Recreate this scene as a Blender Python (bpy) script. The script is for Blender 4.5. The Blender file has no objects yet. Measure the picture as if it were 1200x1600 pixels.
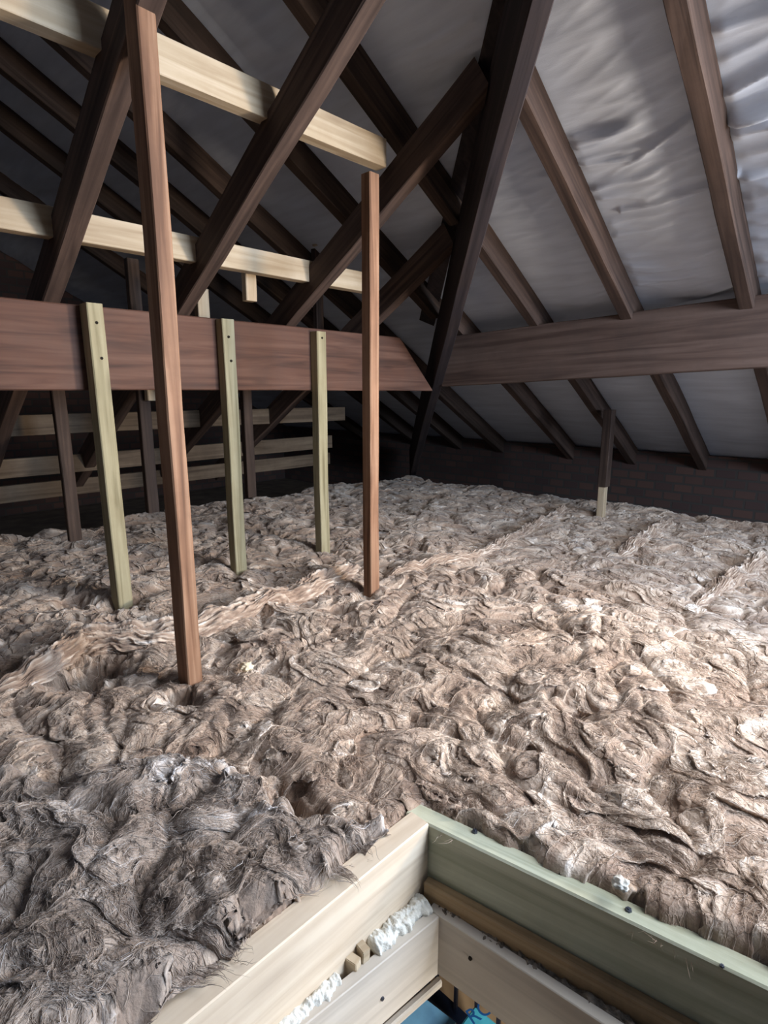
import bpy, bmesh, math, random
import numpy as np
from mathutils import Vector, Matrix

# ------------------------------------------------------------------ camera
H = 0.97                                   # eye height above the joist deck
PITCH = math.radians(12.1); AZ = math.radians(43.5); FPX = 880.0
sc = bpy.context.scene
cam_d = bpy.data.cameras.new('camera'); cam = bpy.data.objects.new('camera', cam_d)
sc.collection.objects.link(cam); sc.camera = cam
cam_d.sensor_fit = 'VERTICAL'; cam_d.sensor_height = 36.0; cam_d.lens = 36.0 * FPX / 1600.0
cam_d.clip_start = 0.02; cam_d.clip_end = 60
Fv = Vector((math.cos(AZ) * math.cos(PITCH), math.sin(AZ) * math.cos(PITCH), -math.sin(PITCH)))
Rv = Vector((math.sin(AZ), -math.cos(AZ), 0)); Uv = Rv.cross(Fv)
cam.matrix_world = Matrix(((Rv.x, Uv.x, -Fv.x, 0), (Rv.y, Uv.y, -Fv.y, 0), (Rv.z, Uv.z, -Fv.z, H), (0, 0, 0, 1)))

# ------------------------------------------------------------------ light
world = bpy.data.worlds.new('world'); sc.world = world; world.use_nodes = True
world.node_tree.nodes['Background'].inputs[0].default_value = (0.75, 0.85, 1.0, 1)
world.node_tree.nodes['Background'].inputs[1].default_value = 0.02
sc.view_settings.view_transform = 'Standard'; sc.view_settings.look = 'None'
sc.view_settings.gamma = 1; sc.view_settings.use_curve_mapping = False
sc.view_settings.exposure = 0.15

def area(name, loc, target, size, power, col, size_y=None, spread=180):
    l = bpy.data.lights.new(name, 'AREA'); l.energy = power; l.color = col; l.size = size
    l.spread = math.radians(spread)
    if size_y: l.shape = 'RECTANGLE'; l.size_y = size_y
    o = bpy.data.objects.new(name, l); sc.collection.objects.link(o)
    o.location = loc; o.rotation_euler = (Vector(target) - Vector(loc)).to_track_quat('-Z', 'Y').to_euler()
    return o
area('added_daylight_top', (1.5, -.52, H + 0.68), (1.35, 0.75, H - 0.7), 0.75, 33, (0.96, 0.97, 1.0), 0.9)  # added area light for daylight from upper right; its opening is unseen and notional
area('added_daylight_right', (1.7, -1.9, H + 0.3), (2.2, 1.0, H + 0.6), 1.0, 100, (0.66, 0.80, 1.0), 0.8)  # added cool fill from behind right; no window is known there
area('work_lamp', (1.95, -0.45, H - 0.12), (0.4, 2.0, H + 0.1), 0.26, 15, (1.0, 0.83, 0.66), spread=100)
area('landing_lamp', (0.7, -0.4, -0.12), (0.7, 0.4, -2.4), 0.5, 38, (1.0, 0.96, 0.9))

# ------------------------------------------------------------------ helpers
COL = sc.collection
def px(x, y, n, d):
    """point where the sight line of a pixel meets the plane n.P = d (world, z from the deck)"""
    r = Fv * FPX + Rv * (x - 600) + Uv * (800 - y)
    o = Vector((0, 0, H)); n = Vector(n)
    return o + r * ((d - n.dot(o)) / n.dot(r))
def tag(o, label=None, cat=None, group=None, kind=None):
    if label: o['label'] = label
    if cat: o['category'] = cat
    if group: o['group'] = group
    if kind: o['kind'] = kind
    return o
def link(name, me, mat, parent=None, smooth=False):
    o = bpy.data.objects.new(name, me); COL.objects.link(o)
    if mat: me.materials.append(mat)
    if parent: o.parent = parent
    if smooth: me.polygons.foreach_set('use_smooth', [True] * len(me.polygons))
    return o
def from_bm(name, bm, mat, parent=None, smooth=False):
    me = bpy.data.meshes.new(name); bm.to_mesh(me); bm.free(); return link(name, me, mat, parent, smooth)
def np_mesh(name, V, Q, mat, parent=None, smooth=True, attrs=None):
    me = bpy.data.meshes.new(name); n = len(V); k = Q.shape[1]; m = len(Q)
    me.vertices.add(n); me.vertices.foreach_set('co', np.asarray(V, np.float32).ravel())
    me.loops.add(m * k); me.loops.foreach_set('vertex_index', Q.astype(np.int32).ravel())
    me.polygons.add(m)
    me.polygons.foreach_set('loop_start', np.arange(0, m * k, k, dtype=np.int32))
    if attrs:
        for an, av in attrs.items():
            a = me.attributes.new(an, 'FLOAT', 'POINT'); a.data.foreach_set('value', np.asarray(av, np.float32))
    me.update(calc_edges=True)
    if smooth: me.polygons.foreach_set('use_smooth', np.ones(m, bool))
    return link(name, me, mat, parent)

def timber_bm(L, w, d, seed=0, wob=0.0015, bev=0.003, seg=None, cut0=0.0, cut1=0.0, taper=0.0, mit=0.0):
    """sawn timber: length along +X from 0, width along Y, depth along Z (0 = underside)"""
    rnd = random.Random(seed)
    bm = bmesh.new(); seg = seg or max(2, int(L / 0.12))
    ph = [rnd.uniform(0, 6.28) for _ in range(8)]
    rings = []
    for i in range(seg + 1):
        t = i / seg; x = t * L
        dy = wob * (math.sin(x * 3.1 + ph[0]) + .5 * math.sin(x * 9 + ph[1])); dz = wob * (math.sin(x * 2.3 + ph[2]) + .5 * math.sin(x * 11 + ph[3]))
        k = 1 - taper * t
        ring = []
        b = bev
        for (yy, zz) in ((-w/2 + b, 0), (w/2 - b, 0), (w/2, b), (w/2, d - b), (w/2 - b, d), (-w/2 + b, d), (-w/2, d - b), (-w/2, b)):
            xs = x
            if i == 0: xs = x + cut0 * (zz / d)
            if i == seg: xs = x + cut1 * (zz / d) + mit * yy
            ring.append(bm.verts.new((xs, yy * k + dy + rnd.uniform(-1, 1) * wob * .35, zz + dz + rnd.uniform(-1, 1) * wob * .35)))
        rings.append(ring)
    for a, b_ in zip(rings, rings[1:]):
        for j in range(8): bm.faces.new((a[j], a[(j + 1) % 8], b_[(j + 1) % 8], b_[j]))
    bm.faces.new(list(reversed(rings[0]))); bm.faces.new(rings[-1])
    bmesh.ops.recalc_face_normals(bm, faces=bm.faces)
    return bm
def frame_matrix(A, B, up):
    x = (Vector(B) - Vector(A)).normalized(); up = Vector(up); y = up.cross(x).normalized(); z = x.cross(y)
    return Matrix(((x.x, y.x, z.x, A[0]), (x.y, y.y, z.y, A[1]), (x.z, y.z, z.z, A[2]), (0, 0, 0, 1)))
def timber(name, A, B, w, d, up, mat, parent=None, **k):
    o = from_bm(name, timber_bm((Vector(B) - Vector(A)).length, w, d, **k), mat, parent)
    o.matrix_world = frame_matrix(A, B, up)
    return o
def screw_bm(r=0.005, hex_=False):
    bm = bmesh.new()
    bmesh.ops.create_cone(bm, cap_ends=True, segments=6 if hex_ else 14, radius1=r, radius2=r * .85, depth=r * .8)
    bmesh.ops.create_cone(bm, cap_ends=True, segments=12, radius1=r * .4, radius2=r * .3, depth=r * .3, matrix=Matrix.Translation((0, 0, r * .5)))
    return bm

# ------------------------------------------------------------------ noise (numpy)
class Perlin:
    def __init__(s, seed):
        r = np.random.RandomState(seed); a = r.rand(256, 256) * 2 * np.pi
        s.gx = np.cos(a).astype(np.float32); s.gy = np.sin(a).astype(np.float32)
    def __call__(s, x, y):
        xi = np.floor(x).astype(np.int32); yi = np.floor(y).astype(np.int32); fx = x - xi; fy = y - yi
        u = fx * fx * fx * (fx * (fx * 6 - 15) + 10); v = fy * fy * fy * (fy * (fy * 6 - 15) + 10)
        def g(i, j):
            I = (xi + i) & 255; J = (yi + j) & 255
            return s.gx[I, J] * (fx - i) + s.gy[I, J] * (fy - j)
        a = g(0, 0); b = g(1, 0); c = g(0, 1); d = g(1, 1)
        return 1.4 * ((a * (1 - u) + b * u) * (1 - v) + (c * (1 - u) + d * u) * v)
def fbm(P, x, y, oct=4, gain=.5):
    r = 0; a = 1
    for i in range(oct): r = r + a * P(x * 2 ** i + 17.3 * i, y * 2 ** i - 9.1 * i); a *= gain
    return r
NA, NB, NC, ND, NE = [Perlin(s) for s in (11, 22, 33, 44, 55)]
WN = np.random.RandomState(5).rand(1024, 1024).astype(np.float32)
def white(x, y):
    xi = np.floor(x).astype(np.int32); yi = np.floor(y).astype(np.int32); fx = x - xi; fy = y - yi
    a = WN[xi & 1023, yi & 1023]; b = WN[(xi + 1) & 1023, yi & 1023]; c = WN[xi & 1023, (yi + 1) & 1023]; d = WN[(xi + 1) & 1023, (yi + 1) & 1023]
    return (a * (1 - fx) + b * fx) * (1 - fy) + (c * (1 - fx) + d * fx) * fy

# ------------------------------------------------------------------ materials
def new_mat(name):
    m = bpy.data.materials.new(name); m.use_nodes = True; nt = m.node_tree
    return m, nt, nt.nodes['Principled BSDF'], nt.nodes.new, nt.links.new
def ramp(nt, pts):
    r = nt.nodes.new('ShaderNodeValToRGB'); e = r.color_ramp.elements
    while len(e) < len(pts): e.new(0.5)
    for el, (p, c) in zip(e, pts): el.position = p; el.color = (*c, 1)
    return r
def wood(name, c_dark, c_mid, c_light, rough=0.8, grain=1.0, knots=0.5, dirt=0.0, dirt_col=(.03, .02, .016), bump=0.25, spec=.25):
    m, nt, bs, N, L = new_mat(name)
    tc = N('ShaderNodeTexCoord'); oi = N('ShaderNodeObjectInfo')
    off = N('ShaderNodeVectorMath'); off.operation = 'MULTIPLY_ADD'; off.inputs[1].default_value = (13, 7, 5)
    cmb = N('ShaderNodeCombineXYZ'); [L(oi.outputs['Random'], cmb.inputs[i]) for i in range(3)]
    L(cmb.outputs[0], off.inputs[0]); L(tc.outputs['Object'], off.inputs[2])
    mp = N('ShaderNodeMapping'); mp.inputs['Scale'].default_value = (1.1, 26 * grain, 26 * grain); L(off.outputs[0], mp.inputs[0])
    n1 = N('ShaderNodeTexNoise'); n1.inputs['Scale'].default_value = 1.6; n1.inputs['Detail'].default_value = 8; n1.inputs['Distortion'].default_value = .9; L(mp.outputs[0], n1.inputs[0])
    mp2 = N('ShaderNodeMapping'); mp2.inputs['Scale'].default_value = (2.5, 9, 9); L(off.outputs[0], mp2.inputs[0])
    vo = N('ShaderNodeTexVoronoi'); vo.inputs['Scale'].default_value = 1.0; L(mp2.outputs[0], vo.inputs[0])
    kr = ramp(nt, [(0.04, (1, 1, 1)), (0.16, (0, 0, 0))]); L(vo.outputs['Distance'], kr.inputs[0])
    r = ramp(nt, [(0.30, c_dark), (0.5, c_mid), (0.72, c_light)]); L(n1.outputs[0], r.inputs[0])
    mx = N('ShaderNodeMixRGB'); mx.inputs[2].default_value = (c_dark[0] * .55, c_dark[1] * .5, c_dark[2] * .5, 1)
    km = N('ShaderNodeMath'); km.operation = 'MULTIPLY'; km.inputs[1].default_value = knots; L(kr.outputs[0], km.inputs[0]); L(km.outputs[0], mx.inputs[0]); L(r.outputs[0], mx.inputs[1])
    n2 = N('ShaderNodeTexNoise'); n2.inputs['Scale'].default_value = 5; n2.inputs['Detail'].default_value = 6; n2.inputs['Roughness'].default_value = .7; L(off.outputs[0], n2.inputs[0])
    dr = ramp(nt, [(0.42, (0, 0, 0)), (0.68, (1, 1, 1))]); L(n2.outputs[0], dr.inputs[0])
    dm = N('ShaderNodeMath'); dm.operation = 'MULTIPLY'; dm.inputs[1].default_value = dirt; L(dr.outputs[0], dm.inputs[0])
    mx2 = N('ShaderNodeMixRGB'); mx2.inputs[2].default_value = (*dirt_col, 1); L(dm.outputs[0], mx2.inputs[0]); L(mx.outputs[0], mx2.inputs[1])
    hv = N('ShaderNodeHueSaturation'); mr = N('ShaderNodeMapRange'); mr.inputs[3].default_value = .86; mr.inputs[4].default_value = 1.14
    L(oi.outputs['Random'], mr.inputs[0]); L(mr.outputs[0], hv.inputs['Value']); L(mx2.outputs[0], hv.inputs['Color']); L(hv.outputs[0], bs.inputs['Base Color'])
    bs.inputs['Roughness'].default_value = rough; bs.inputs['Specular IOR Level'].default_value = spec
    b = N('ShaderNodeBump'); b.inputs['Strength'].default_value = bump; b.inputs['Distance'].default_value = .004; L(n1.outputs[0], b.inputs['Height']); L(b.outputs[0], bs.inputs['Normal'])
    return m
M = {}
M['old'] = wood('old_redwood', (.030, .019, .015), (.064, .041, .032), (.105, .068, .052), .75, dirt=.45, dirt_col=(.03, .02, .017), bump=.12)
M['purlin_grey'] = wood('greyed_purlin_wood', (.06, .038, .031), (.10, .066, .054), (.14, .098, .082), .7, grain=.8, knots=.9, dirt=.35, dirt_col=(.05, .04, .038), bump=.12)
M['dim'] = wood('shaded_redwood', (.024, .016, .012), (.052, .034, .026), (.085, .056, .042), .8, dirt=.45, bump=.1)  # old wood darkened to paint shade on studs and extension rafters
M['shaded'] = wood('shaded_batten', (.07, .05, .033), (.12, .088, .06), (.17, .13, .09), .8, dirt=.4)  # batten wood darkened to paint the shade behind the left purlin
M['dark'] = wood('near_black_wood', (.012, .010, .012), (.024, .019, .022), (.045, .033, .033), .7, dirt=.4)  # near-black tone for the hip and the strip along it
M['purlin'] = wood('purlin_wood', (.055, .028, .02), (.11, .053, .036), (.155, .083, .058), .7, grain=.8, knots=.8, dirt=.35, dirt_col=(.07, .05, .045), bump=.15)
M['post'] = wood('old_post_wood', (.14, .07, .04), (.27, .145, .085), (.42, .26, .165), .65, dirt=.3, dirt_col=(.1, .05, .03))
M['treated'] = wood('green_treated_pine', (.19, .165, .095), (.31, .275, .17), (.42, .38, .25), .7, dirt=.25, dirt_col=(.2, .15, .07))
M['pine'] = wood('new_pine', (.36, .275, .18), (.47, .38, .265), (.57, .48, .36), .65, dirt=.25, dirt_col=(.3, .2, .11))
M['hatch_pine'] = wood('hatch_pine', (.52, .42, .31), (.63, .53, .41), (.72, .63, .50), .6, knots=.3, dirt=.2, dirt_col=(.45, .33, .2), bump=.08)
M['hatch_green'] = wood('hatch_treated_pine', (.30, .31, .22), (.42, .43, .32), (.55, .56, .43), .7, knots=.5, dirt=.3, dirt_col=(.2, .17, .1))
M['liner'] = wood('liner_board', (.42, .375, .32), (.50, .45, .385), (.58, .525, .45), .5, knots=.15, dirt=.15, dirt_col=(.3, .25, .2), bump=.06)
M['brownstrip'] = wood('stained_batten', (.2, .13, .07), (.36, .24, .13), (.5, .36, .21), .7, dirt=.6, dirt_col=(.07, .05, .035))

def plain(name, col, rough=.8, var=.0, scale=20, bump=0, spec=.3, metal=0):
    m, nt, bs, N, L = new_mat(name)
    bs.inputs['Roughness'].default_value = rough; bs.inputs['Specular IOR Level'].default_value = spec; bs.inputs['Metallic'].default_value = metal
    tc = N('ShaderNodeTexCoord'); n = N('ShaderNodeTexNoise'); n.inputs['Scale'].default_value = scale; n.inputs['Detail'].default_value = 6; L(tc.outputs['Object'], n.inputs[0])
    r = ramp(nt, [(.3, tuple(c * (1 - var) for c in col)), (.7, tuple(min(1, c * (1 + var)) for c in col))]); L(n.outputs[0], r.inputs[0]); L(r.outputs[0], bs.inputs['Base Color'])
    if bump:
        b = N('ShaderNodeBump'); b.inputs['Strength'].default_value = bump; b.inputs['Distance'].default_value = .01; L(n.outputs[0], b.inputs['Height']); L(b.outputs[0], bs.inputs['Normal'])
    return m
M['foam'] = plain('white_foam', (.70, .69, .63), .9, .12, 60, .8)
M['metal'] = plain('screw_metal', (.10, .11, .14), .4, .2, 40, metal=.8)
M['hole'] = plain('hole_dark', (.02, .015, .01), .9)
M['deck'] = plain('plasterboard_back', (.14, .11, .085), .9, .3, 8)
M['blue'] = plain('blue_wrap', (.22, .52, .9), .35, .25, 9, .3, .5)
M['cyan'] = plain('cyan_wrap', (.10, .58, .78), .3, .2, 14, .3, .5)
M['ink'] = plain('blue_ink', (.02, .12, .38), .5)
M['navy'] = plain('navy_paint', (.018, .03, .07), .4, .2)
M['orange'] = plain('landing_boards', (.85, .6, .36), .6, .12, 5)
M['white'] = plain('landing_paint', (.16, .15, .14), .8)
M['dust'] = plain('grey_debris', (.17, .14, .11), .95, .5, 90, .8)
M['cream'] = plain('cream_scrap', (.8, .68, .48), .85, .15, 50, .4)

def membrane_mat():
    m, nt, bs, N, L = new_mat('roof_membrane')
    tc = N('ShaderNodeTexCoord'); mp = N('ShaderNodeMapping'); mp.inputs['Scale'].default_value = (9, 1.2, 9); L(tc.outputs['Object'], mp.inputs[0])
    n = N('ShaderNodeTexNoise'); n.inputs['Scale'].default_value = 3; n.inputs['Detail'].default_value = 7; L(mp.outputs[0], n.inputs[0])
    r = ramp(nt, [(.3, (.50, .56, .67)), (.7, (.61, .68, .80))]); L(n.outputs[0], r.inputs[0]); L(r.outputs[0], bs.inputs['Base Color'])
    n2 = N('ShaderNodeTexNoise'); n2.inputs['Scale'].default_value = 400; L(tc.outputs['Object'], n2.inputs[0])
    b = N('ShaderNodeBump'); b.inputs['Strength'].default_value = .15; b.inputs['Distance'].default_value = .002; L(n2.outputs[0], b.inputs['Height'])
    b2 = N('ShaderNodeBump'); b2.inputs['Strength'].default_value = .25; b2.inputs['Distance'].default_value = .01; L(n.outputs[0], b2.inputs['Height']); L(b.outputs[0], b2.inputs['Normal']); L(b2.outputs[0], bs.inputs['Normal'])
    bs.inputs['Roughness'].default_value = .6; bs.inputs['Specular IOR Level'].default_value = .35
    return m
M['membrane'] = membrane_mat()
def brick_mat():
    m, nt, bs, N, L = new_mat('shaded_brick')
    tc = N('ShaderNodeTexCoord'); br = N('ShaderNodeTexBrick'); br.inputs['Scale'].default_value = 4.4
    br.inputs['Color1'].default_value = (.085, .045, .035, 1); br.inputs['Color2'].default_value = (.05, .03, .028, 1); br.inputs['Mortar'].default_value = (.045, .038, .034, 1)  # brick colours kept dark to paint the shade under the eaves
    br.inputs['Mortar Size'].default_value = .03
    sx = N('ShaderNodeSeparateXYZ'); L(tc.outputs['Object'], sx.inputs[0]); ad = N('ShaderNodeMath'); L(sx.outputs[0], ad.inputs[0]); L(sx.outputs[1], ad.inputs[1])
    cm = N('ShaderNodeCombineXYZ'); L(ad.outputs[0], cm.inputs[0]); L(sx.outputs[2], cm.inputs[1]); L(cm.outputs[0], br.inputs[0])
    L(br.outputs[0], bs.inputs['Base Color']); bs.inputs['Roughness'].default_value = .95
    b = N('ShaderNodeBump'); b.inputs['Strength'].default_value = .6; b.inputs['Distance'].default_value = .01; b.invert = True; L(br.outputs['Fac'], b.inputs['Height']); L(b.outputs[0], bs.inputs['Normal'])
    return m
M['brick'] = brick_mat()
def wool_mat(name, dark, mid, light, white, tint):
    m, nt, bs, N, L = new_mat(name)
    at = N('ShaderNodeAttribute'); at.attribute_name = 'tone'
    tc = N('ShaderNodeTexCoord'); n = N('ShaderNodeTexNoise'); n.inputs['Scale'].default_value = 5; n.inputs['Detail'].default_value = 5; L(tc.outputs['Object'], n.inputs[0])
    r = ramp(nt, [(.0, dark), (.46, mid), (.8, light), (1, white)]); L(at.outputs['Fac'], r.inputs[0])
    rr = ramp(nt, [(.45, (0, 0, 0)), (.75, (1, 1, 1))]); L(n.outputs[0], rr.inputs[0])
    k = N('ShaderNodeMath'); k.operation = 'MULTIPLY'; k.inputs[1].default_value = .45; L(rr.outputs[0], k.inputs[0])
    mx = N('ShaderNodeMixRGB'); mx.blend_type = 'MULTIPLY'; mx.inputs[2].default_value = (*tint, 1); L(k.outputs[0], mx.inputs[0]); L(r.outputs[0], mx.inputs[1]); L(mx.outputs[0], bs.inputs['Base Color'])
    bs.inputs['Roughness'].default_value = .85; bs.inputs['Specular IOR Level'].default_value = .15
    bs.inputs['Sheen Weight'].default_value = .25; bs.inputs['Sheen Roughness'].default_value = .5
    n3 = N('ShaderNodeTexNoise'); n3.inputs['Scale'].default_value = 260; n3.inputs['Detail'].default_value = 4; L(tc.outputs['Object'], n3.inputs[0])
    b = N('ShaderNodeBump'); b.inputs['Strength'].default_value = .5; b.inputs['Distance'].default_value = .003; L(n3.outputs[0], b.inputs['Height']); L(b.outputs[0], bs.inputs['Normal'])
    return m
M['wool'] = wool_mat('mineral_wool', (.20, .135, .10), (.385, .288, .22), (.62, .515, .42), (.86, .80, .74), (.80, .67, .56))
M['wool_grey'] = wool_mat('grey_brown_wool', (.16, .118, .095), (.30, .235, .19), (.44, .37, .315), (.74, .71, .70), (.8, .74, .66))

# ------------------------------------------------------------------ roof planes
XR, YL = 2.45, 1.943
T = 0.55; TL = 0.60                                    # 30 degree slopes
ZR = H + 0.29; ZL = H + 0.27                 # underside of the rafters over each purlin
RD = 0.10                                    # rafter depth, at right angles to the slope
DZ = RD * math.sqrt(1 + T * T)
def zr(x, off=0): return ZR - T * (x - XR) + off
def zl(y, off=0): return ZL - TL * (y - YL) + off
XRIDGE = -0.35; XE = 3.86; YE = 3.36; YB = 5.2
nUR = Vector((T, 0, 1)).normalized(); nUL = Vector((0, T, 1)).normalized()

# membrane over the right hand slope, running on past the hip over the extension
def build_membrane():
    ys = np.concatenate([np.arange(-2.6, -.2, .06), np.arange(-.2, 2.6, .008), np.arange(2.6, YB, .03)])
    ss = np.concatenate([np.arange(XRIDGE, .9, .03), np.arange(.9, 2.6, .006), np.arange(2.6, 3.98, .012)])
    X, Y = np.meshgrid(ss, ys, indexing='ij')
    near = [-0.33, .10, .525, .948, 1.372, 1.80, 2.38, 2.78, 3.2]
    dist = np.min([np.abs(Y - c) for c in near], axis=0)
    sag = np.clip(dist / .19, 0, 1) ** .8
    w = NA(X * 1.2, Y * .9)
    n = NB((X + .10 * w + .12 * Y) * 9.5, Y * 1.6 + 3) ; n2 = NC((X - .18 * Y + .05 * w) * 17, Y * 2.6)
    ridged = (1 - np.abs(n)) ** 3; ridged2 = (1 - np.abs(n2)) ** 4
    right = 1 / (1 + np.exp((Y - .55) / .12))                        # slack, creased bays
    band = np.exp(-((X - 2.15) / .42) ** 2) * np.clip((1.25 - Y) / .2, 0, 1)
    low = np.clip((X - 2.5) / .2, 0, 1)
    amp = .003 + .012 * right + .007 * band * (1 - right); amp = amp * (1 - .65 * low)
    h = -sag * (.006 + amp * (ridged + .6 * ridged2)) - sag * .004 * n
    # one long crease in the bay by the purlin, and a lap line beyond the hip
    c1 = np.exp(-(((X - (2.06 + .10 * (Y - .7))) / .008) ** 2)) * ((Y > .5) & (Y < .86)); h -= .014 * c1
    c2 = np.exp(-(((X - (1.42 - .02 * (Y - 1.2))) / .005) ** 2)) * ((Y > 1.02) & (Y < 1.36)); h -= .004 * c2
    rg = np.random.RandomState(4)
    for k in range(60):                                              # sharp pulled creases fanning off the rafters
        if k < 26: x0 = rg.uniform(1.2, 2.45); y0 = rg.uniform(.15, .5); ln = rg.uniform(.18, .4); sl = rg.uniform(.0, .28); am = rg.uniform(.008, .022); wd = rg.uniform(.008, .02)
        elif k < 46: x0 = rg.uniform(1.75, 2.42); y0 = rg.uniform(.82, .92); ln = rg.uniform(.07, .2); sl = rg.uniform(-.1, .12); am = rg.uniform(.005, .014); wd = rg.uniform(.006, .014)
        else: x0 = rg.uniform(1.3, 2.4); y0 = rg.uniform(1.1, 1.35); ln = rg.uniform(.1, .2); sl = rg.uniform(-.1, .1); am = rg.uniform(.001, .004); wd = rg.uniform(.006, .014)
        cx = x0 + sl * (Y - y0) + .25 * (Y - y0) ** 2
        h -= am * np.exp(-np.abs((X - cx) / wd) ** 1.5) * np.exp(-((Y - y0) / ln) ** 4) * np.clip(dist / .05, 0, 1)
    Z = ZR - T * (X - XR) + DZ + .003 + h * 1.1
    V = np.stack([X + h * .5, Y, Z], -1).reshape(-1, 3)
    I = np.arange(X.size).reshape(X.shape); Q = np.stack([I[:-1, :-1], I[1:, :-1], I[1:, 1:], I[:-1, 1:]], -1).reshape(-1, 4)
    o = np_mesh('ceiling', V, Q, M['membrane']); tag(o, kind='structure')
    o['label'] = 'pale grey creased roofing membrane over the sloping rafters'
build_membrane()
def quad_slab(name, pts, thick, mat, nrm, kind='structure'):
    bm = bmesh.new(); a = [bm.verts.new(p) for p in pts]; b = [bm.verts.new(Vector(p) + Vector(nrm) * thick) for p in pts]
    bm.faces.new(a); bm.faces.new(list(reversed(b))); n = len(a)
    for i in range(n): bm.faces.new((a[i], b[i], b[(i + 1) % n], a[(i + 1) % n]))
    bmesh.ops.recalc_face_normals(bm, faces=bm.faces)
    o = from_bm(name, bm, mat); tag(o, kind=kind); return o
# opposite slope behind the viewer's head, gable ends, eaves walls
zt = zr(XRIDGE, DZ)
quad_slab('ceiling', [(XRIDGE, -2.6, zt), (XRIDGE, YB, zt), (XRIDGE - 2.6, YB, zt - 1.5), (XRIDGE - 2.6, -2.6, zt - 1.5)], .02, M['membrane'], (0, 0, 1))
def box_struct(name, x0, x1, y0, y1, z0, z1, mat):
    return quad_slab(name, [(x0, y0, z0), (x1, y0, z0), (x1, y1, z0), (x0, y1, z0)], z1 - z0, mat, (0, 0, 1))
quad_slab('wall_back', [(-2.95, YB, -.0), (XE + .1, YB, 0), (XE + .1, YB, zr(XE, DZ)), (XRIDGE, YB, zt), (-2.95, YB, zt - 1.5)], .1, M['brick'], (0, 1, 0))
box_struct('wall_right', XE - .02, XE + .09, -2.6, YB, -.02, zr(XE) + DZ - .012, M['brick'])
box_struct('wall_left', -3.05, -2.95, -2.6, YB, 0, zt - 1.5, M['brick'])
# ceiling boards of the rooms below with the hatch opening left out
HX0, HX1, HY0, HY1 = -.42, .70, -.55, .52
bm = bmesh.new()
for (x0, x1, y0, y1) in ((-2.95, HX0, -2.6, YB), (HX1, XE, -2.6, YB), (HX0, HX1, HY1, YB), (HX0, HX1, -2.6, HY0)):
    bmesh.ops.create_cube(bm, size=1, matrix=Matrix.Translation(((x0 + x1) / 2, (y0 + y1) / 2, -.01)) @ Matrix.Diagonal((x1 - x0, y1 - y0, .02, 1)))
tag(from_bm('floor', bm, M['deck']), kind='structure')

# ------------------------------------------------------------------ purlins
LP0, LP1 = -1.2, 2.43
o = timber('purlin', (LP0, YL + .0375, H + .003), (LP1, YL + .0375, H + .003), .075, .258, (0, 0, 1), M['purlin'], seed=3, bev=.004, cut1=-.27, seg=12)
tag(o, 'deep red-brown purlin beam crossing the left half behind the pale posts', 'beam')
zA, zB = H + .024, H + .086
o = timber('purlin', (XR + .0375, 1.90, zA), (XR + .0375, -1.2, zA + (zB - zA) * 3.1 / 1.47), .075, .252, (0, 0, 1), M['purlin_grey'], seed=4, bev=.004, cut1=0, seg=40)
tag(o, 'deep brown purlin beam with a knot, under the pale membrane on the right', 'beam')

# ------------------------------------------------------------------ hip rafter
a45 = math.sqrt(.5)
P0 = Vector((2.42, 1.90, H + .05)); s_h = math.radians(24)
ax = Vector((-a45 * math.cos(s_h), -a45 * math.cos(s_h), math.sin(s_h)))
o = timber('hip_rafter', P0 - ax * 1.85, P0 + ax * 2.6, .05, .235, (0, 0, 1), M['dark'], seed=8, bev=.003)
tag(o, 'dark near-black hip rafter climbing from the corner where both purlins meet', 'rafter')
# wide dark strip lying along the hip, up against the membrane
def onR(x, y, off): return px(x, y, (T, 0, 1), ZR + T * XR + off)
eb = [onR(655, 500, .085), onR(683, 400, .085), onR(718, 250, .085), onR(765, 20, .085)]
A_, B_ = eb[0], eb[-1]
bm = bmesh.new(); dirh = (B_ - A_).normalized()
inner = []
for q in (A_, B_ + dirh * .5):
    for sgn in (0, 1):
        # right edge: on the hip line X-Y=.52
        if sgn == 0: inner.append(q)
        else:
            d = (.50 - (q.x - q.y)) / 2
            x2, y2 = q.x + d, q.y - d
            inner.append(Vector((x2, y2, ZR - T * (x2 - XR) + .085)))
v = [inner[0], inner[1], inner[3], inner[2]]
lo = [bm.verts.new(p) for p in v]; hi = [bm.verts.new(p + nUR * .014) for p in v]
bm.faces.new(lo); bm.faces.new(hi[::-1])
for i in range(4): bm.faces.new((lo[i], hi[i], hi[(i + 1) % 4], lo[(i + 1) % 4]))
bmesh.ops.recalc_face_normals(bm, faces=bm.faces)
tag(from_bm('hip_strip', bm, M['dark']), 'wide dark strip lying flat along the top of the hip rafter', 'board')

# ------------------------------------------------------------------ rafters
def rafterR(y, x_top, x_bot, mat, label, group, seed, w=.048, off=0.0, d=RD, mit=0.):
    A = (x_bot, y, zr(x_bot, off)); B = (x_top, y, zr(x_top, off))
    o = timber('rafter', A, B, w, d, (0, 0, 1), mat, seed=seed, wob=.002, mit=mit)
    return tag(o, label, 'rafter', group)
gR = 'rafters under the right hand slope'
yR = [1.80, 1.372, .948, .525, .10]
labR = ['short brown rafter dying into the hip, first above the right purlin from the corner',
        'brown jack rafter meeting the hip halfway up, right of the shortest one',
        'long brown rafter reaching the upper hip, crossing the middle of the pale membrane',
        'broad brown rafter over the right purlin, beside the brightest membrane',
        'brown rafter showing only under the right purlin at the photo edge']
for i, y in enumerate(yR):
    xt = (y + .507 + .036) if i < 4 else -.1
    
    rafterR(y, xt, 3.84, M['old'], labR[i], gR, 20 + i, mit=1.1 if i < 4 else 0)
gRb = 'rafters of the extension seen beyond the hip'
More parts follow.
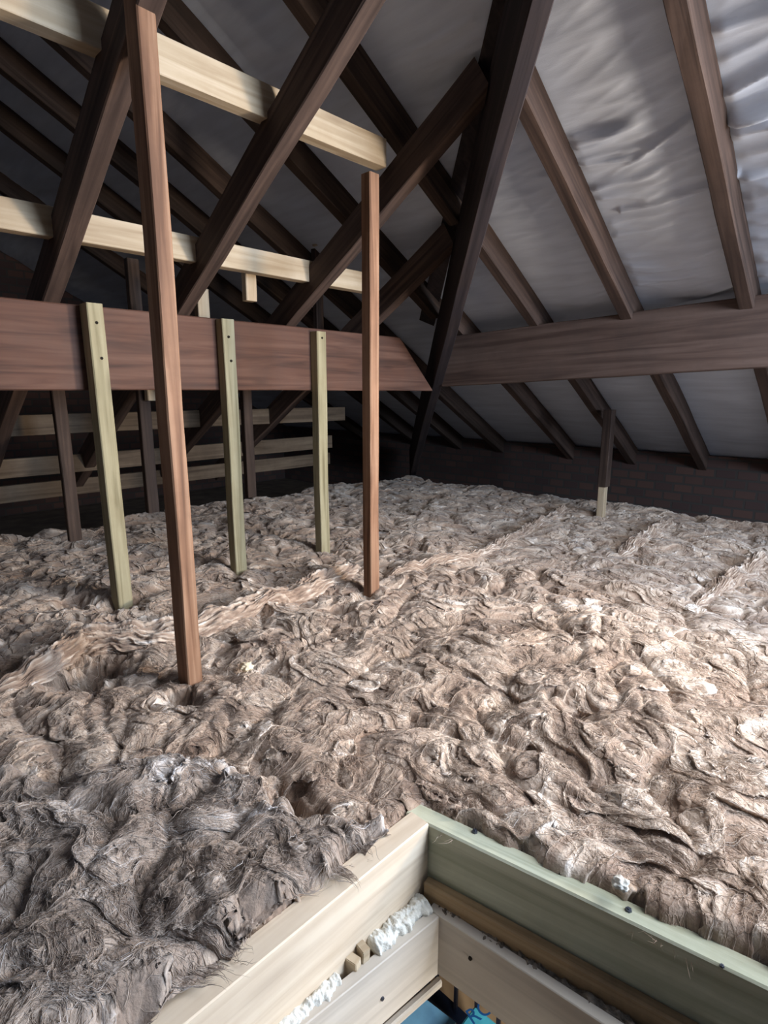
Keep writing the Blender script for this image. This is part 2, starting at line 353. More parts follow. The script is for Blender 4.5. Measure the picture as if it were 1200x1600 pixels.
labE = ['dim brown rafter beyond the hip, nearest of those behind the upper batten',
        'dim brown rafter two bays beyond the hip', 'dark brown rafter far beyond the hip, reaching the upper left corner',
        'dark brown rafter deep in the extension, next to the last ones', 'faint brown rafter deepest in the extension at left']
for i, (y, xb) in enumerate([(1.40, 1.86), (1.87, 2.33), (2.38, 3.86), (2.78, 3.86), (3.22, 3.86), (3.9, 3.86)]):
    l = (labE + ['shadowy rafter near the back gable', 'faintest rafter against the back gable'])[i]
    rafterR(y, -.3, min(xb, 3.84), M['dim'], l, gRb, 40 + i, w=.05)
# left hip slope: bare rafters
gL = 'bare rafters of the left slope'
xL = [(.607, 'bare old rafter leaning beside the tall brown post, with a dark left side'),
      (1.03, 'bare old rafter running from the top edge down to the purlin between two pale posts'),
      (1.505, 'bare old rafter resting against the head of the square brown post'),
      (1.94, 'short bare rafter springing from the hip behind the square brown post')]
for i, (x, l) in enumerate(xL):
    yt = (x - .507 + .034)
    A = (x, 3.36, zl(3.36)); B = (x, yt, zl(yt))
    tag(timber('rafter', A, B, .05, RD, (0, 0, 1), M['old'], seed=60 + i, wob=.002, mit=-1.1), l, 'rafter', gL)
x = .16
tag(timber('rafter', (x, 3.36, zl(3.36)), (x, .1, zl(.1)), .05, RD, (0, 0, 1), M['old'], seed=70), 'bare old rafter low at the left edge under the purlin', 'rafter', gL)
# ------------------------------------------------------------------ battens
def plank(x0, x1, y, z, hgt, dep, mat, label, group, seed, dx=0):
    o = timber('batten', (x0, y + dep / 2, z), (x1, y + dep / 2, z), dep, hgt, (0, 0, 1), mat, seed=seed, wob=.001, bev=.002)
    return tag(o, label, 'batten', group)
gB = 'new pale battens across the left slope'
def onLz(x, y, yy): return px(x, y, (0, 1, 0), yy)
YU = 1.375
zu = onLz(350, 190, YU).z
plank(-.9, 1.46, YU, onLz(430, 190, YU).z, .083, .045, M['pine'], 'upper new pale batten plank fixed across the backs of the bare rafters', gB, 80)
YM = 1.80
plank(-.9, 1.80, YM, onLz(400, 426, YM).z, .078, .045, M['pine'], 'middle new pale batten plank just above the left purlin', gB, 81)
for i, (ya, yb, yy, l) in enumerate([(648, 680, 2.72, 'dim pale batten highest of the low ones behind the left purlin'),
                                 (714, 743, 3.02, 'dim pale batten, second down behind the pale post'),
                                 (754, 780, 3.22, 'dim pale batten lowest, just over the insulation at the left')]):
    z1 = onLz(60, ya, yy).z; z0 = onLz(60, yb, yy).z
    plank(-.9, 2.5 + .15 * i, yy, z0, z1 - z0, .03, M['shaded'], l, gB, 82 + i)
# upright studs behind the left slope; darker wood paints shade on some
def stud(x, y, z0, z1, w, d, mat, label, group, seed):
    o = timber('stud', (x, y, z0), (x, y, z1), w, d, (0, 1, 0), mat, seed=seed, wob=.0015)
    return tag(o, label, 'stud', group)
gS = 'new uprights behind the left slope'
def zat(xp, yp, yy): return onLz(xp, yp, yy).z
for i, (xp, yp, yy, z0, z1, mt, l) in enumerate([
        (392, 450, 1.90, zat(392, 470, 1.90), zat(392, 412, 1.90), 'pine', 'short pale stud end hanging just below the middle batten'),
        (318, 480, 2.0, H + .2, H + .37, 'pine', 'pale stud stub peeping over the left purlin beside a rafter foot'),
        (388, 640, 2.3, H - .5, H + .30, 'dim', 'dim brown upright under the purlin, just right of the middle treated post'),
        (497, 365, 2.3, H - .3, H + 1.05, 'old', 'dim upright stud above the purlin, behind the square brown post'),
        (500, 368, 2.26, zat(500, 384, 2.26), zat(500, 350, 2.26), 'pine', 'small pale block painting the lit part of the dim stud above the middle batten'),  # pale wood stands in for light falling on the stud
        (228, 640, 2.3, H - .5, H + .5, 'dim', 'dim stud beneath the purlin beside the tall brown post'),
        (240, 618, 2.26, zat(240, 626, 2.26), zat(240, 600, 2.26), 'pine', 'small pale block painting the lit part of the stud just under the purlin at the tall brown post'),  # lit patch of the stud, put in as a pale piece
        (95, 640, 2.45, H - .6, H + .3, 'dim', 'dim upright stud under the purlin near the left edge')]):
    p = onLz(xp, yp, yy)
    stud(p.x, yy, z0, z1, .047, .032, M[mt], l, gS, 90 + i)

# ------------------------------------------------------------------ posts
def post(name, x, y, z0, z1, w, d, mat, label, seed, holes=(), group=None, lean=(0, 0), cut1=0):
    root = timber(name, (x, y, z0), (x + lean[0], y + lean[1], z1), w, d, (0, -1, 0), mat, seed=seed, wob=.0015, bev=.003, cut1=cut1)
    # local: X up, Y across, Z towards the viewer's side (-Y world)
    for hz in holes:
        me_o = from_bm('screw', screw_bm(.0050), M['hole'], root); me_o.location = (hz - z0, 0.004 * math.sin(hz * 40), d + .0008)
    return tag(root, label, 'post', group)
gp = 'new treated posts under the left purlin'
post('post', .705, YL - .001, .03, H + .262, .048, .062, M['treated'], 'greenish pale treated post nearest the left edge, screwed to the purlin', 101, (H + .205, H + .10), gp)
post('post', 1.172, YL - .001, .03, H + .258, .050, .047, M['treated'], 'greenish pale treated post in the middle of three, right of the tall brown post', 102, (H + .195, H + .11), gp)
post('post', 1.615, YL - .001, .03, H + .246, .050, .047, M['treated'], 'duller brownish treated post, rightmost of the three on the left purlin', 103, (H + .22,), gp)
# old posts: fixed to the rafters
post('post', .600, 1.258, .03, H + .95, .038, .056, M['post'], 'tall slim old orange-brown post standing nearest, running out of the top', 104)
post('post', 1.372, 1.385, .03, H + .66, .042, .042, M['post'], 'square old brown post standing right of centre, meeting a rafter at its head', 105)
pr = post('post', 3.16, 1.30, H - .53, H - .10, .055, .05, M['old'], 'short dark prop under the low rafters at right, with a pale foot', 106)
ft = from_bm('foot', timber_bm(.37, .040, .04, seed=5), M['pine'], pr); ft.location = (-.35, .0, .004); ft['label'] = 'pale foot'

# ------------------------------------------------------------------ room below
box_struct('landing_floor', -1.4, 3.0, -1.8, 2.4, -2.5, -2.4, M['orange'])
for (n_, a) in (('wall_landing', (-1.5, -1.4, -1.8, 2.4, -2.4, -.02)), ('wall_landing', (3.0, 3.1, -1.8, 2.4, -2.4, -.02)),
                ('wall_landing', (-1.4, 3.0, 2.4, 2.5, -2.4, -.02)), ('wall_landing', (-1.4, 3.0, -1.9, -1.8, -2.4, -.02))):
    box_struct(n_, *a, M['white'])
def onZ(x, y, z): return px(x, y, (0, 0, 1), z)
p = onZ(697, 1573, -2.25)
root = bpy.data.objects.new('balustrade', None); COL.objects.link(root); root.location = (p.x, p.y, -2.4)
tag(root, 'navy balustrade with thin spindles, glimpsed down through the hatch', 'balustrade')
def addp(name, bm, mat, parent, loc=(0, 0, 0)):
    o = from_bm(name, bm, mat, parent); o.location = loc; return o
def boxbm(sx, sy, sz, bev=0.003):
    bm = bmesh.new(); bmesh.ops.create_cube(bm, size=1, matrix=Matrix.Diagonal((sx, sy, sz, 1)))
    bmesh.ops.bevel(bm, geom=bm.edges[:], offset=bev, segments=2, affect='EDGES'); return bm
addp('bottom_rail', boxbm(.07, 2.0, .1), M['navy'], root, (0, 0, .12))
addp('handrail', boxbm(.06, 2.0, .05), M['navy'], root, (0, 0, .95))
for k in range(16): addp('spindle', boxbm(.018, .018, .78, .002), M['navy'], root, (0, -.95 + k * .127, .55))
def pack(name, corners, z0, z1, mat, label):
    bm = bmesh.new(); lo = [bm.verts.new((c.x, c.y, z0)) for c in corners]; hi = [bm.verts.new((c.x, c.y, z1)) for c in corners]
    bm.faces.new(hi); bm.faces.new(lo[::-1])
    for i in range(len(lo)): bm.faces.new((lo[i], lo[(i + 1) % len(lo)], hi[(i + 1) % len(lo)], hi[i]))
    bmesh.ops.recalc_face_normals(bm, faces=bm.faces); bmesh.ops.bevel(bm, geom=bm.edges[:], offset=.008, segments=2, affect='EDGES')
    return tag(from_bm(name, bm, mat), label, 'insulation pack')
zb = -1.75
pack('insulation_board', [onZ(x, y, zb) for x, y in ((663, 1557), (715, 1597), (690, 1650), (560, 1700), (560, 1640))], -2.4, zb, M['blue'], 'pale blue wrapped board lying below the hatch opening')
zc = -1.6
cy = pack('wrapped_pack', [onZ(x, y, zc) for x, y in ((742, 1570), (800, 1618), (760, 1690), (690, 1640))], -1.7, zc, M['cyan'], 'cyan plastic pack printed with blue letters, below the hatch')
cu = bpy.data.curves.new('lettering', 'FONT'); cu.body = 'RC'; cu.size = .085; cu.extrude = .0008
to = bpy.data.objects.new('lettering_curve', cu); lm = bpy.data.meshes.new_from_object(to); bpy.data.objects.remove(to); to = link('lettering', lm, M['ink'])
p = onZ(738, 1602, zc + .002); e = (onZ(765, 1585, zc) - p); to.location = p; to.rotation_euler = (0, 0, math.atan2(e.y, e.x)); to.parent = cy
to.matrix_parent_inverse = cy.matrix_world.inverted()

# ------------------------------------------------------------------ hatch upstand
ZT = H - .72
dR = Vector((.078, -.474, 0)).normalized(); nR_ = Vector((dR.y, -dR.x, 0)) * -1          # along, outward
if nR_.x < 0: nR_ = -nR_
C0 = Vector((.651, .513, 0))
# right board
A = C0 - dR * .046; B = C0 + dR * 1.15
hr = timber('hatch_board', (A + nR_ * .018) + Vector((0, 0, .0)), (B + nR_ * .018), .036, ZT, (0, 0, 1), M['hatch_green'], seed=120, bev=.003, wob=.0006)
tag(hr, 'greenish treated board forming the right side of the hatch, screw heads on top', 'hatch board')
for (sx, sy) in ((742, 1300), (982, 1423), (1128, 1510)):
    q = onZ(sx, sy, ZT); s = from_bm('screw', screw_bm(.0052 if sx < 1100 else .003, True), M['metal'], hr); s.matrix_world = Matrix.Translation((q.x, q.y, ZT + .001))
# left board
dL = Vector((-.436, .010, 0)).normalized(); nL_ = Vector((dL.y, -dL.x, 0));
if nL_.y < 0: nL_ = -nL_
A = C0 + Vector((-.001, 0, 0)); B = A + dL * 1.1
hl = timber('hatch_board', A + nL_ * .0205, B + nL_ * .0205, .041, ZT + .002, (0, 0, 1), M['hatch_pine'], seed=121, bev=.002, wob=.0006)
tag(hl, 'clean pale pine board on edge forming the left side of the hatch', 'hatch board')
# old strip against the foot of the right board
A = C0 + dR * .004 - nR_ * .010; B = A + dR * 1.1
tag(timber('ledger_strip', A, B, .018, .150, (0, 0, 1), M['brownstrip'], seed=122), 'stained brown strip along the foot of the greenish hatch board', 'timber strip')
# liner
K = Vector((.622, .465, 0)); kL = Vector((-.253, .031, 0)).normalized(); kR = Vector((.026, -.263, 0)).normalized()
nl = Vector((.031, .253, 0)).normalized(); nr = Vector((.263, .026, 0)).normalized()
ZI = H - .85
o = timber('liner_board', K + nl * .0095, K + kL * .95 + nl * .0095, .019, ZI, (0, 0, 1), M['liner'], seed=130, bev=.0015, wob=.0004)
tag(o, 'smooth pale lining board on the left inside of the hatch', 'hatch lining')
for (sx, sy) in ((597, 1560),):
    q = px(sx, sy, nl, nl.dot(K)); s = from_bm('screw', screw_bm(.0035), M['metal'], o)
    s.matrix_world = Matrix.Translation(q - nl * .001) @ (-nl).to_track_quat('Z', 'Y').to_matrix().to_4x4()
o = timber('liner_board', K - kR * .020 + nr * .0095, K + kR * .95 + nr * .0095, .019, ZI + .001, (0, 0, 1), M['liner'], seed=131, bev=.0015, wob=.0004)
tag(o, 'smooth grey-brown lining board on the right inside of the hatch', 'hatch lining')
for (sx, sy) in ((735, 1497),):
    q = px(sx, sy, nr, nr.dot(K)); s = from_bm('screw', screw_bm(.0035), M['hole'], o)
    s.matrix_world = Matrix.Translation(q - nr * .001) @ (-nr).to_track_quat('Z', 'Y').to_matrix().to_4x4()
A = K - nl * .004; B = A + kL * .95
tag(timber('edge_bead', A + Vector((0, 0, -.016)), B + Vector((0, 0, -.016)), .012, .016, (0, 0, 1), M['liner'], seed=132), 'thin grey bead under the left lining board', 'trim bead')
# foam, packers, debris in the gap
def blob_strip(name, pts, r, mat, label, cat, seed, rough=.35, kind=None, flat=.7):
    rng = np.random.RandomState(seed); P = np.array([list(p) for p in pts], float)
    n = 160; t = np.linspace(0, len(P) - 1, n); C = np.stack([np.interp(t, np.arange(len(P)), P[:, k]) for k in range(3)], -1)
    D = np.gradient(C, axis=0); D /= np.linalg.norm(D, axis=1)[:, None]; S = np.stack([-D[:, 1], D[:, 0], 0 * D[:, 0]], -1)
    m = 40; a = np.linspace(0, 2 * np.pi, m, endpoint=False); AA, TT = np.meshgrid(a, np.arange(n))
    ar = np.concatenate([[0], np.cumsum(np.linalg.norm(np.diff(C, axis=0), axis=1))])[TT]; AV = np.sin(AA) * r; BV = np.cos(AA) * r
    rr = r * (1 + rough * (1.2 * NA(ar * 45 + seed, AV * 45) + .9 * NB(ar * 110, BV * 110 + seed) + .7 * NC(ar * 260 + AV * 200, BV * 260)))
    end = np.clip(np.minimum(np.arange(n), n - 1 - np.arange(n)) / 6., 0, 1) ** .5
    rr = rr * end[:, None]
    V = C[:, None, :] + S[:, None, :] * (rr * np.cos(AA))[..., None] + np.array([0, 0, 1.])[None, None] * (rr * flat * np.sin(AA))[..., None]
    I = np.arange(n * m).reshape(n, m); Q = np.stack([I[:-1], np.roll(I, -1, 1)[:-1], np.roll(I, -1, 1)[1:], I[1:]], -1).reshape(-1, 4)
    return tag(np_mesh(name, V.reshape(-1, 3), Q, mat), label, cat, kind=kind)
zf = ZI + .004
def between(u):   # point in the left gap, distance u from the corner
    a = K + kL * u + nl * .019; b = C0 + dL * (u + .02); return (a + b) / 2, (a - b).length
pts = [tuple(between(u)[0] + Vector((0, 0, zf))) for u in (.0, .03, .06, .09, .125)]
blob_strip('expanding_foam', pts, .017, M['foam'], 'lump of white foam in the hatch gap next to the corner', 'foam', 3)
pts = [tuple(between(u)[0] + Vector((0, 0, zf - .004))) for u in (.185, .22, .26, .32, .40)]
blob_strip('expanding_foam', pts, .013, M['foam'], 'thin run of white foam in the hatch gap, nearer than the wooden packers', 'foam', 4)
for k, (u, du, zz) in enumerate(((.142, .012, .020), (.158, .012, .014))):
    c, wd = between(u)
    o = from_bm('packer', boxbm(.014, .022, .07, .001), M['pine']); o.location = c + Vector((0, 0, ZI - .035 + zz)); o.rotation_euler = (0, .12 * (k - .5), math.atan2(kL.y, kL.x) + .3 * k)
    tag(o, ['taller small wooden packer wedged in the hatch gap beside the foam', 'lower small wooden packer wedged in the hatch gap, away from the foam lump'][k], 'packer')
def gapR(u): a = K + kR * u + nr * .019; b = C0 + dR * (u + .03) - nR_ * .019; return (a + b) / 2
pts = [tuple(gapR(u) + Vector((0, 0, ZI - .006))) for u in (-.02, .05, .12, .2, .4, .6)]
blob_strip('debris', pts, .010, M['dust'], 'grey dusty fluff and debris in the right gap of the hatch', 'debris', 7, .8, 'stuff')

# ------------------------------------------------------------------ mineral wool
def flow(x, y):
    e = .004
    def psi(a, b): return NA(a * 3.1 + 5, b * 3.1) + .55 * NB(a * 7.3, b * 7.3 + 2) + .22 * NC(a * 15, b * 15)
    p0 = psi(x, y); gx = (psi(x + e, y) - p0) / e; gy = (psi(x, y + e) - p0) / e
    bx, by = .9, -1.5                                # the rolls' own lie
    vx = gy + bx; vy = -gx + by
    l = np.sqrt(vx * vx + vy * vy) + 1e-6
    return vx / l, vy / l
# tabulated direction field for speed
FS = .01; FX0, FY0 = -.7, -1.2
_fx = np.arange(FX0, 4.3, FS); _fy = np.arange(FY0, 4.1, FS); _gx, _gy = np.meshgrid(_fx, _fy, indexing='ij')
FVX, FVY = flow(_gx, _gy); FVX = FVX.astype(np.float32); FVY = FVY.astype(np.float32)
def fl(x, y):
    i = np.clip((x - FX0) / FS, 0, FVX.shape[0] - 1.01); j = np.clip((y - FY0) / FS, 0, FVX.shape[1] - 1.01)
    a = i.astype(np.int32); b = j.astype(np.int32)
    return FVX[a, b], FVY[a, b]
def lic(x, y, cell, step, n, sgnoff=0.):
    acc = white(x / cell + sgnoff, y / cell); tot = 1.
    for s in (1, -1):
        X = x.copy(); Y = y.copy()
        for k in range(n):
            vx, vy = fl(X, Y); X = X + s * step * vx; Y = Y + s * step * vy
            w = 1 - (k + 1) / (n + 1); acc = acc + w * white(X / cell + sgnoff, Y / cell); tot += w
    return acc / tot
PITS = []     # (x, y, radius, depth)
def pit(xp, yp, r, d, z=H - .70):
    q = onZ(xp, yp, z); PITS.append((q.x, q.y, r, d))
pit(285, 1085, .035, .09); pit(574, 930, .04, .06); pit(186, 945, .05, .05); pit(366, 880, .04, .03); pit(505, 872, .04, .04)
pit(452, 1238, .028, .085); pit(478, 1258, .022, .06); pit(150, 1035, .075, .07); pit(110, 1060, .06, .05); pit(790, 1085, .05, .03); pit(905, 1105, .05, .03)
pit(700, 1195, .05, .02); pit(110, 945, .06, .05); pit(890, 868, .05, .03); pit(1140, 905, .05, .03); pit(535, 950, .04, .04); pit(400, 1000, .08, -.02)
def base_h(x, y):
    wx = NC(x * 2.2, y * 2.2) * .10 + ND(x * 6, y * 6) * .03; wy = ND(x * 2.2 + 7, y * 2.2) * .10 + NE(x * 6, y * 6) * .03
    X = x + wx; Y = y + wy
    h = .022 * NA(X * 1.7, Y * 1.7)
    b1 = np.abs(NB(X * 4.2, Y * 4.2)); b2 = np.abs(NC(X * 9 + 3, Y * 8)); b3 = np.abs(ND(X * 19, Y * 17 + 3))
    h = h + .040 * np.sqrt(b1 + .004) + .017 * np.sqrt(b2 + .004) + .007 * np.sqrt(b3 + .004)
    return h - .027
def wool_height(x, y):
    h = base_h(x, y)
    for (a, b, r, d) in PITS:
        rr = np.sqrt((x - a) ** 2 + (y - b) ** 2) * (1 + .5 * NB(x * 22, y * 22) + .3 * NC(x * 50, y * 50)); h = h - d * np.exp(-(rr / r) ** 2)
    return h
Z0 = H - .705
def fade_edges(x, y):
    e = np.clip((3.80 - x) / .25, 0, 1) * np.clip((3.50 + .12 * np.sin(x * 5) - y) / .3, 0, 1)
    return e
def hatch_mask(x, y, m=0.0):
    # inside the hatch upstand (outer faces)
    yl = C0.y + .041 + (C0.x - x) * .023
    xr_ = C0.x + .036 + (C0.y - y) * .1646
    return (y < yl + m) & (x < xr_ + m)
def norm(f): return np.clip((f - f.mean()) / f.std(), -2.6, 2.6)
def build_wool(name, xs, ys, mat, heap=None, seed_off=0., lic_amp=1.0):
    X, Y = np.meshgrid(xs, ys, indexing='ij'); X = X.astype(np.float32); Y = Y.astype(np.float32)
    h = wool_height(X, Y)
    f1 = norm(lic(X, Y, .0032, .004, 16, seed_off)); f2 = norm(lic(X, Y, .011, .008, 12, seed_off + 31)); f3 = norm(lic(X, Y, .030, .014, 11, seed_off + 77))
    clump = NE(X * 11, Y * 11) * .5 + NA(X * 25, Y * 25) * .3
    fleck = np.clip(norm(lic(X, Y, .05, .014, 10, seed_off + 133)) * .6 + NC(X * 5 + 4, Y * 5) * 1.3 - 1.05, 0, 1)      # whiter tufts
    tone = .50 + .12 * f1 + .12 * f2 + .06 * f3 + .25 * clump + .26 * fleck + .12 * ND(X * 2.6, Y * 2.6 + 5)
    h = h + lic_amp * (.0024 * f3 + .0012 * f2 + .0008 * f1) + .0015 * NB(X * 60, Y * 60)
    # plumped up against the hatch boards
    yl = C0.y + .041 + (C0.x - X) * .023; xr_ = C0.x + .036 + (C0.y - Y) * .1646
    dd = np.maximum(Y - yl, X - xr_)
    if heap is None:
        Z = Z0 + h
        q = np.exp(-(np.clip(dd, 0, 1) / .06) ** 2); Z = Z * (1 - q) + np.maximum(Z, ZT + .002 + .35 * h) * q
        t = np.clip((dd + .004 + .010 * NB(X * 24, Y * 24)) / .022, 0, 1); Z = Z - .035 * (1 - np.sqrt(1 - (1 - t) ** 2))
        e = fade_edges(X, Y); Z = Z * e + (.03) * (1 - e)
    else:
        Z = Z0 + h * 1.1 + heap(X, Y)
        q = np.exp(-(np.clip(dd, 0, 1) / .05) ** 2); Z = Z * (1 - q) + np.maximum(Z, ZT + .006 + .35 * h) * q
        t = np.clip((dd + .006 + .010 * NB(X * 24, Y * 24)) / .022, 0, 1); Z = Z - .035 * (1 - np.sqrt(1 - (1 - t) ** 2))
    dx = .014 * NB(X * 8 + 3, Y * 8); dy = .014 * NC(X * 8, Y * 8 + 9)
    vx, vy = fl(X, Y)
    V = np.stack([X + dx + .006 * f2 * vy, Y + dy - .006 * f2 * vx, Z], -1)
    I = np.arange(X.size).reshape(X.shape); Q = np.stack([I[:-1, :-1], I[1:, :-1], I[1:, 1:], I[:-1, 1:]], -1).reshape(-1, 4)
    Vf = V.reshape(-1, 3)
    c = Vf[Q].mean(1); keep = ~hatch_mask(c[:, 0], c[:, 1], -.014)
    if heap is not None: keep &= (heap(c[:, 0], c[:, 1]) > -.06)
    Q = Q[keep]
    used = np.unique(Q); mp = np.full(len(Vf), -1, np.int64); mp[used] = np.arange(len(used))
    o = np_mesh(name, Vf[used], mp[Q], mat, attrs={'tone': np.clip(tone, 0, 1).reshape(-1)[used]})
    def sample(x, y):
        i = np.interp(x, xs, np.arange(len(xs))); j = np.interp(y, ys, np.arange(len(ys)))
        a = np.clip(i.astype(int), 0, len(xs) - 2); b = np.clip(j.astype(int), 0, len(ys) - 2); u = (i - a)[:, None]; v = (j - b)[:, None]
        return (V[a, b] * (1 - u) + V[a + 1, b] * u) * (1 - v) + (V[a, b + 1] * (1 - u) + V[a + 1, b + 1] * u) * v
    def tone_at(x, y):
        i = np.clip(np.round(np.interp(x, xs, np.arange(len(xs)))).astype(int), 0, len(xs) - 1); j = np.clip(np.round(np.interp(y, ys, np.arange(len(ys)))).astype(int), 0, len(ys) - 1)
        return tone[i, j]
    sample.tone = tone_at
    return o, sample
def grade(a, b, f, d0, d1):
    out = [a]; 
    while out[-1] < b:
        t = max(0, out[-1] - f) ; out.append(out[-1] + min(d1, d0 + t * .0045))
    return np.array(out)
xs = np.concatenate([np.arange(-.6, 0, .02), grade(0, 3.83, 1.0, .0026, .010)])
ys = np.concatenate([np.arange(-1.0, -.02, .012), grade(-.02, 3.6, 1.1, .0026, .009)])
wool, samp = build_wool('insulation_quilt', xs, ys, M['wool'])
tag(wool, 'pinkish beige mineral wool quilt heaped over the whole loft floor', 'insulation', kind='stuff')

# darker loose wool piled in front of the posts, left of the hatch
hp = [onZ(x, y, Z0) for x, y in ((-60, 1215), (140, 1215), (330, 1185), (430, 1240), (560, 1300), (640, 1275))]
hx = np.array([p.x for p in hp]); hy = np.array([p.y for p in hp]); od = np.argsort(hx); hx = hx[od]; hy = hy[od]
def heap(x, y):
    lim = np.interp(x, hx, hy) + .035 * NB(x * 7, y * 3) + .012 * NC(x * 30, y * 10)
    d = lim - y                                    # positive inside
    s = np.clip(d / .09, -1, 1)
    dx = .665 - x; s2 = np.clip(dx / .05, -1, 1)
    k = np.minimum(s, s2)
    return np.where(k > 0, .022 * np.sqrt(np.clip(k, 0, 1)), .0) + np.where(k < 0, k * .16, 0) + .004
xs2 = np.arange(-.2, .70, .0026); ys2 = np.arange(.5, 1.2, .0026)
heapo, samph = build_wool('loose_wool_heap', xs2, ys2, M['wool_grey'], heap=heap, seed_off=200., lic_amp=1.2)
tag(heapo, 'grey-brown loose wool heap left of the hatch, darker than the rest', 'insulation', kind='stuff')

# fibres: fine locks lying along the wool
def fibres(name, parent, mat, pts, length, rad, lift, seed, toneoff=0., samp=None, a_sd=.15, c_sd=1.6, S=9):
    rng = np.random.RandomState(seed); n = len(pts)
    x = pts[:, 0].copy(); y = pts[:, 1].copy(); a0 = rng.randn(n) * a_sd; P = []
    L = length * rng.uniform(.4, 1.5, n); X = x; Y = y; curl = rng.randn(n) * c_sd; lf = lift * rng.uniform(.05, 1, n) ** 2
    for k in range(S):
        t = k / (S - 1); p_ = samp(X, Y); p_[:, 2] += lf * math.sin(t * math.pi) + rad * .3; P.append(p_)
        vx, vy = fl(X, Y); an = a0 + curl * (t - .5); c, s = np.cos(an), np.sin(an); st = L / (S - 1)
        X = X + st * (vx * c - vy * s); Y = Y + st * (vx * s + vy * c)
    P = np.stack(P, 1)                                # n,S,3
    D = np.gradient(P, axis=1); D /= np.linalg.norm(D, axis=2)[..., None] + 1e-9
    side = np.stack([-D[..., 1], D[..., 0], 0 * D[..., 0]], -1); side /= np.linalg.norm(side, axis=2)[..., None] + 1e-9
    up = np.cross(D, side); r = rad * rng.uniform(.5, 1.5, n)[:, None] * np.sin(np.linspace(.12, np.pi - .12, S))[None] ** .7
    rings = [P + side * (r * math.cos(a))[..., None] + up * (r * math.sin(a))[..., None] for a in (math.pi / 2, math.pi * 7 / 6, math.pi * 11 / 6)]
    V = np.stack(rings, 2)                            # n,S,3,3
    base = (np.arange(n) * S * 3)[:, None, None]; kk = (np.arange(S - 1) * 3)[None, :, None]; j = np.arange(3)[None, None]
    i0 = base + kk + j; i1 = base + kk + (j + 1) % 3
    Q = np.stack([i0, i1, i1 + 3, i0 + 3], -1).reshape(-1, 4)
    tone = np.clip(samp.tone(x, y) * .65 + .35 * .55 + toneoff + rng.randn(n) * .10, 0, 1)
    return np_mesh(name, V.reshape(-1, 3), Q, mat, parent, attrs={'tone': np.repeat(tone, S * 3)})
def surf(x, y): return Z0 + wool_height(x, y) * 1.0
rng = np.random.RandomState(1)
def scatter(n, dmin, dmax, amin=-2, amax=82):
    d = np.sqrt(rng.uniform(dmin ** 2, dmax ** 2, n)); a = np.radians(rng.uniform(amin, amax, n)); p = np.stack([d * np.cos(a), d * np.sin(a)], -1)
    ok = ~hatch_mask(p[:, 0], p[:, 1], -.004) & (p[:, 0] < 3.6) & (p[:, 1] < 3.2); p = p[ok]
    k = rng.rand(len(p)) < (.6 + .4 * (NE(p[:, 0] * 6, p[:, 1] * 6) > -.1)); return p[k]
p1 = scatter(75000, .6, 1.7); inheap = (heap(p1[:, 0], p1[:, 1]) > .004) & (p1[:, 1] > .5) & (p1[:, 0] < .66); p1 = p1[~inheap]
tag(fibres('loose_fibres', wool, M['wool'], p1, .045, .00036, .0022, 2, .03, samp, .22, 2.2), kind='stuff')
tag(fibres('stray_fibres', wool, M['wool'], p1[:900], .04, .0003, .012, 6, .2, samp, .8, 4), kind='stuff')
tag(fibres('loose_fibres', wool, M['wool'], scatter(30000, 1.6, 3.8), .07, .0008, .003, 3, .02, samp, .2, 2), kind='stuff')
p2 = np.stack([rng.uniform(-.1, .66, 30000), rng.uniform(.52, 1.1, 30000)], -1); p2 = p2[(heap(p2[:, 0], p2[:, 1]) > .006) & ~hatch_mask(p2[:, 0], p2[:, 1], -.004)]
tag(fibres('loose_fibres', heapo, M['wool_grey'], p2, .045, .00036, .0022, 4, .10, samph, .15, 1.6), kind='stuff')
tag(fibres('stray_fibres', heapo, M['wool_grey'], p2[:500], .04, .0003, .015, 9, .2, samph, .9, 5), kind='stuff')

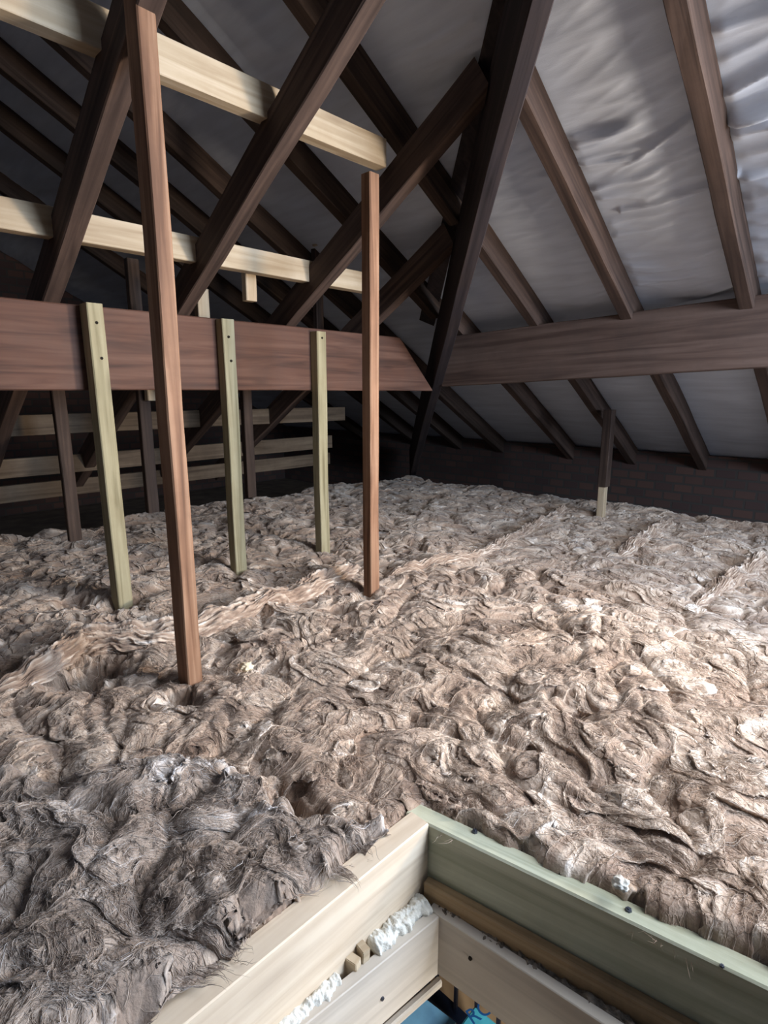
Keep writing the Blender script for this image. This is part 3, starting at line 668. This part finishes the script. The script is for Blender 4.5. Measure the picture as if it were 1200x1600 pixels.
# torn, layered quilt edges lying across the floor
def quilt_edge(pixels, r, label, seed, lift=.02):
    P = np.array([list(onZ(x, y, Z0 + .0)) for x, y in pixels]); n = 420; m = 90
    t = np.linspace(0, len(P) - 1, n); C = np.stack([np.interp(t, np.arange(len(P)), P[:, k]) for k in range(2)], -1)
    for _ in range(14): C[1:-1] = (C[:-2] + C[1:-1] * 2 + C[2:]) / 4
    D = np.gradient(C, axis=0); D /= np.linalg.norm(D, axis=1)[:, None] + 1e-9; S = np.stack([-D[:, 1], D[:, 0]], -1)
    s = np.concatenate([[0], np.cumsum(np.linalg.norm(np.diff(C, axis=0), axis=1))])
    a = np.linspace(-.15, np.pi + .15, m); AA, SS = np.meshgrid(a, s)
    wav = .5 * NA(SS * 9 + seed, AA * .6) + .12 * NC(SS * 30, AA)
    lay = np.abs(NB((AA + wav) * 4.4 + seed, SS * 5)); lay2 = np.abs(NC((AA + wav * 1.4) * 9, SS * 12 + seed))
    rr = r * (.55 + .45 * NA(SS * 5, AA * 1.1 + seed) + .40 * np.sqrt(lay + .001) + .26 * np.sqrt(lay2 + .001) + .25 * NB(SS * 14, AA * 2)) + .003 * NE(SS * 60, AA * 9) + .002 * ND(SS * 25, AA * 30)
    end = np.clip(np.minimum(s, s[-1] - s) / .1, 0.02, 1)[:, None] ** .6; rr = rr * end
    wid = 1.25
    x = C[:, 0][:, None] + S[:, 0][:, None] * rr * np.cos(AA) * wid; y = C[:, 1][:, None] + S[:, 1][:, None] * rr * np.cos(AA) * wid
    zc_ = Z0 + base_h(C[:, 0], C[:, 1]); 
    for _ in range(30): zc_[1:-1] = (zc_[:-2] + 2 * zc_[1:-1] + zc_[2:]) / 4
    z = zc_[:, None] + rr * np.sin(AA) + lift * end * np.sin(np.clip(AA, 0, np.pi)) - .012
    tone = .12 + .95 * np.sqrt(lay) * .8 + .35 * NE(SS * 30, AA * 9) + .3 * NC(SS * 8, AA * 14)
    I = np.arange(n * m).reshape(n, m); Q = np.stack([I[:-1, :-1], I[1:, :-1], I[1:, 1:], I[:-1, 1:]], -1).reshape(-1, 4)
    return tag(np_mesh('quilt_edge', np.stack([x, y, z], -1).reshape(-1, 3), Q, M['wool'], attrs={'tone': np.clip(tone, 0, 1).ravel()}), label, 'insulation edge')
quilt_edge([(-20, 1085), (60, 1060), (115, 1005), (200, 1000), (300, 990), (400, 955), (480, 925), (565, 885)], .045, 'long frayed layered quilt edge winding behind the tall brown post', 1)
quilt_edge([(600, 900), (660, 890), (735, 876), (800, 845), (850, 815), (885, 793)], .03, 'straight torn quilt edge running from mid floor toward the short prop', 2, .01)
quilt_edge([(965, 870), (1005, 848), (1050, 812)], .035, 'short torn quilt edge lying right of the short prop', 5, .01)
quilt_edge([(1085, 945), (1130, 915), (1200, 870)], .035, 'torn quilt edge at the right margin of the floor', 7, .01)

# scraps
def scrap(xp, yp, r, mat, label, seed, zoff=.02):
    q = onZ(xp, yp, Z0); bm = bmesh.new(); bmesh.ops.create_icosphere(bm, subdivisions=4, radius=r)
    for v in bm.verts:
        c = v.co; k = 1 + .35 * float(NA(c.x / r * 1.7 + seed, c.y / r * 1.7 + c.z / r)) + .2 * float(NB(c.x / r * 4, c.z / r * 4 + seed)); v.co = Vector((c.x * k, c.y * k, c.z * k * .6))
    o = from_bm('foam_scrap', bm, mat, None, True); o.location = (q.x, q.y, float(surf(np.array([q.x]), np.array([q.y]))[0]) + zoff)
    return tag(o, label, 'scrap')
scrap(385, 1046, .017, M['cream'], 'cream lump of foam lying right of the tall brown post foot', 1)
scrap(968, 1397, .012, M['foam'], 'white fluffy tuft tucked against the greenish hatch board', 3, .012)
# joist glimpsed in the hole
q = onZ(478, 1266, .215)
tag(timber('joist', (q.x - .05, q.y, .115), (q.x + .10, q.y, .115), .05, .10, (0, 0, 1), M['pine'], seed=150), 'pale joist end glimpsed in the dark hole near the hatch corner', 'joist')
